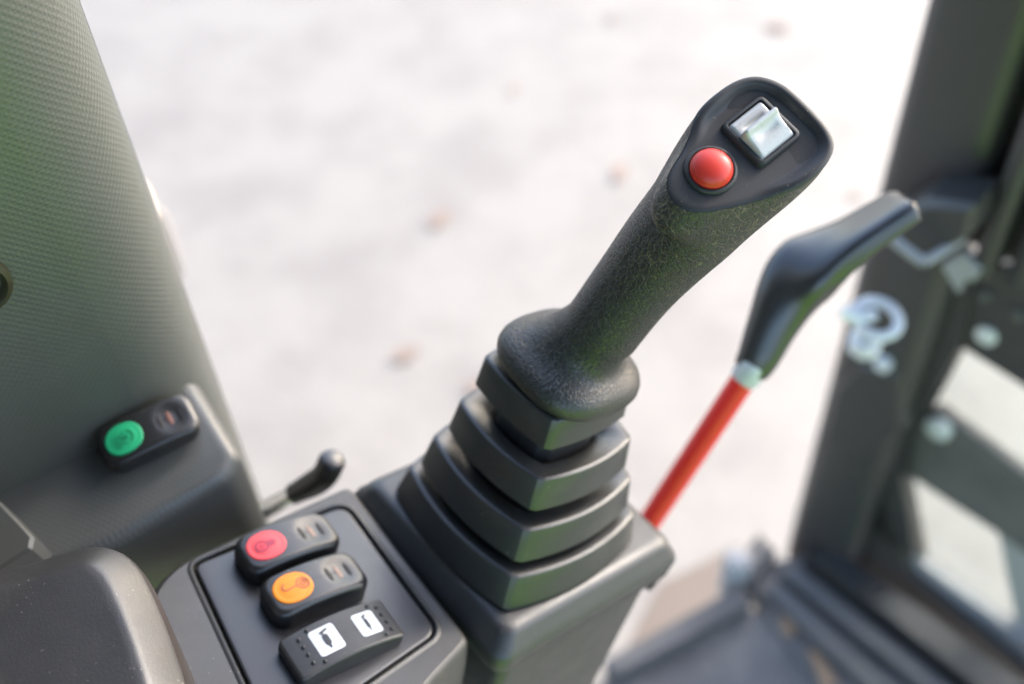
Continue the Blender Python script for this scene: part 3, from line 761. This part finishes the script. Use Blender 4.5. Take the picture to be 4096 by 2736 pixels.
mesh_obj('flange', *off(prism([on(x, y, S + DN * .03, DN) for x, y in ((3490, 1180), (3700, 1070), (3900, 1120), (3840, 1385), (3745, 1560), (3615, 1765), (3595, 1900), (3635, 2070), (3660, 2240), (3480, 2130), (3240, 2160), (3330, 1600))], DN * .012, .003)), m_blacksteel, post, 30)
def dpl(pts, back=0.): return [on(x, y, S + DN * back, DN) for x, y in pts]
mesh_obj('latch_bracket', *off(prism(dpl([(3520, 905), (3700, 1060), (3880, 950), (3900, 830), (3700, 800)], -.05), DN * .05, .006)), m_blacksteel, post, 30)
mesh_obj('bracket_lip', *off(join(tube([at(3571, 955, 1.06), at(3640, 1010, 1.055), at(3696, 1050, 1.05)], .0052, 12), tube([at(3696, 1050, 1.05), at(3770, 1005, 1.055), at(3850, 955, 1.06)], .0045, 12))), m_lightgrey, post, 60)
mesh_obj('catch_plate', *off(prism(dpl([(3765, 1070), (3850, 1015), (3925, 1085), (3890, 1130), (3850, 1120), (3830, 1180)], -.012), DN * .012, .002)), m_lightgrey, post, 30)
mesh_obj('bolt', *off(lathe(dpl([(3533, 1455)], -.004)[0], -DN, [(.0095, -.01), (.0095, .004), (.008, .006), (.002, .0065)], 20)), m_zinc, post, 40)
# bright striker ring
sk = empty('striker', loc=dpl([(3440, 1290)], -.03)[0]); tag(sk, 'bright zinc striker ring bolted to the door post', 'striker')
OFFS = sk.matrix_world.translation.copy()
rc_ = at(3508, 1275, 1.12); ra = (ray(3508, 1275).normalized() * -.7 + Z * .8).normalized(); re = ra.orthogonal(); re = (D - ra * D.dot(ra)).normalized(); rf_ = ra.cross(re)
mesh_obj('striker_ring', *off(tube([rc_ + re * .0215 * math.cos(a) + rf_ * .018 * math.sin(a) for a in [2 * math.pi * i / 36 for i in range(37)]], .0052, 14)), m_zinc, sk, 60)
mesh_obj('striker_stem', *off(tube([at(3370, 1240, 1.12), at(3420, 1275, 1.12), at(3500, 1258, 1.12)], [.0085, .0065, .006], 14)), m_zinc, sk, 60)
mesh_obj('striker_base', *off(lathe(at(3462, 1365, 1.135), Z, [(.016, -.01), (.016, .004), (.012, .008), (.006, .009)], 24)), m_zinc, sk, 40)

# door with glass: frame members in the vertical plane of the sill, set back
door = empty('door', loc=S + D * .3 + DN * .06); tag(door, 'black door frame with tinted glass at the right edge', 'door')
OFFS = door.matrix_world.translation.copy(); DB = .05
def member(name, pts, m, back=DB, th=.014, bev=.003): return mesh_obj(name, *off(prism(dpl(pts, back), DN * th, bev)), m, door, 30)
member('frame_stile', [(3560, 2050), (3500, 1900), (3560, 1700), (3700, 1500), (3800, 1370), (3850, 1400), (3770, 1560), (3650, 1760), (3630, 1920), (3690, 2240)], m_blacksteel)
member('lock_panel', [(3800, 1370), (3870, 1050), (4400, 1100), (4400, 1760), (4096, 1555), (3850, 1400)], m_blacksteel, DB - .012)
member('cross_bar', [(3640, 1760), (3690, 1660), (3760, 1640), (4400, 2130), (4400, 2420), (4096, 2215), (3990, 2140), (3625, 1900)], m_rail, DB + .002)
member('bottom_rail', [(3440, 1840), (3520, 1950), (3600, 2120), (3680, 2250), (4070, 2540), (4400, 2780), (4400, 2960), (3640, 2320), (3540, 2190), (3440, 2000)], m_lightgrey, DB - .006, .02)
member('kick_panel', [(3250, 1900), (3430, 1840), (3520, 1960), (3600, 2180), (3640, 2300), (4400, 2940), (4400, 3060), (3230, 2210), (3160, 2140)], m_blacksteel, DB - .02, .03)
member('end_stile', [(3990, 2120), (4110, 2200), (4200, 2650), (4070, 2530)], m_lightgrey, DB + .004)
gl_ = member('glass', [(3560, 1300), (4500, 1300), (4500, 2900), (3640, 2300), (3560, 2000)], m_glass, DB + .018, .004, 0)
for x, y, r_ in ((3937, 1182, .007), (4071, 1258, .007), (3946, 1341, .0115)):
    mesh_obj('screw', *off(lathe(dpl([(x, y)], DB - .013)[0], -DN, [(r_, -.004), (r_, .003), (r_ * .7, .0045), (r_ * .1, .005)], 20)), m_zinc if r_ > .01 else m_rail, door, 40)
mesh_obj('hinge_bolt', *off(lathe(dpl([(3757, 1708)], DB)[0], -DN, [(.016, -.004), (.016, .006), (.012, .009), (.002, .01)], 24)), m_whitepl, door, 40)

# ------------------------------------------------------------------ cab floor and sill
def floor_poly(pts, z): return [on(x, y, Vector((0, 0, z))) for x, y in pts]
cf = empty('cab_floor', loc=on(2900, 2900, Vector((0, 0, FZ - .06)))); tag(cf, 'grey floor plate and sill rails of the cab below the door', 'floor')
OFFS = cf.matrix_world.translation.copy()
def fl_(name, pts, z, th, m, bev=.004): return mesh_obj(name, *off(prism(floor_poly(pts, z), -Z * th, bev)), m, cf, 30)
fl_('floor_plate', [(2350, 2760), (2480, 2680), (2980, 2420), (3060, 2450), (3420, 2900), (3400, 3600), (600, 4200), (900, 3300)], FZ - .02, .03, m_floor)
fl_('front_beam', [(2420, 2640), (2960, 2340), (3010, 2390), (2990, 2420), (2480, 2690), (2440, 2690)], FZ + .01, .06, m_rail)
fl_('sill_plate', [(3000, 2320), (3100, 2240), (3240, 2210), (4300, 2950), (4100, 3200), (3420, 2900), (3120, 2540)], FZ - .01, .04, m_floor)
fl_('sill_rail', [(3120, 2290), (3180, 2260), (4000, 2900), (3900, 2920)], FZ + .012, .03, m_rail)
fl_('sill_rail', [(3060, 2360), (3110, 2320), (3800, 2950), (3700, 2970)], FZ + .012, .03, m_rail)
fl_('sill_step', [(3230, 2210), (3330, 2180), (4400, 2950), (4300, 3050)], FZ + .03, .06, m_blacksteel)
fl_('mud_patch', [(3120, 2440), (3175, 2440), (3180, 2540), (3130, 2530)], FZ - .004, .004, m_tan, 0)
fl_('mud_patch', [(3230, 2590), (3280, 2620), (3360, 2740), (3290, 2740)], FZ - .004, .004, m_tan, 0)
fl_('track_guard', [(2520, 2560), (2640, 2330), (2960, 2170), (3010, 2330), (2480, 2640)], .24, .03, M_('dusty_tan_steel', (.19, .15, .12), .7, .3))
mesh_obj('hinge_pin', *off(lathe(on(2953, 2241, Vector((0, 0, FZ + .03))), Z, [(.02, -.08), (.02, 0), (.016, .006), (.002, .008)], 20)), m_lightgrey, cf, 40)
mesh_obj('hinge_block', *off(prism(floor_poly([(2900, 2290), (3040, 2120), (3110, 2200), (3010, 2340)], FZ + .005), -Z * .07, .006)), m_rail, cf, 30)

# ------------------------------------------------------------------ lamp beyond the pillar
lm = empty('marker_lamp', loc=on(610, 1500, Vector((0, 0, 0)))); tag(lm, 'small cream marker lamp peeping out behind the dot grained pillar trim', 'lamp')
OFFS = lm.matrix_world.translation.copy()
lc = at(524, 775, 1.6)
mesh_obj('lens', *off(lathe(lc - Z * .03, Z, [(.020, -.02), (.023, 0), (.023, .03), (.016, .046), (.004, .05)], 28)), m_cream, lm, 50)
mesh_obj('housing', *off(lathe(lc + Vector((.012, .03, -.16)), Z, [(.010, -.03), (.013, 0), (.013, .08), (.01, .1), (.003, .104)], 28)), m_greyh, lm, 50)
mesh_obj('stalk', *off(tube([lc - Z * .04, Vector((lc.x, lc.y, -.02))], .012, 14)), m_greyh, lm, 60)

# ------------------------------------------------------------------ unseen panels added round the viewer (roof, left side, rear) to shade the controls
m_shade_panel = M_('dark_shade_panel', (.03, .03, .03), .7, .3)
def shade_panel(name, lo, hi):
    x0, y0, z0 = lo; x1, y1, z1 = hi
    o = mesh_obj(name, *rbox(x0, x1, y0, y1, z0, z1, .02, .01), m_shade_panel, None, 30); o['kind'] = 'structure'
shade_panel('shade_roof', (-.95, -.95, 2.42), (.70, .62, 2.48))
shade_panel('shade_side_wall', (-.95, -.95, .42), (-.90, .05, 2.42))
shade_panel('shade_rear_wall', (-.90, -.60, .42), (-.42, -.55, 2.42))
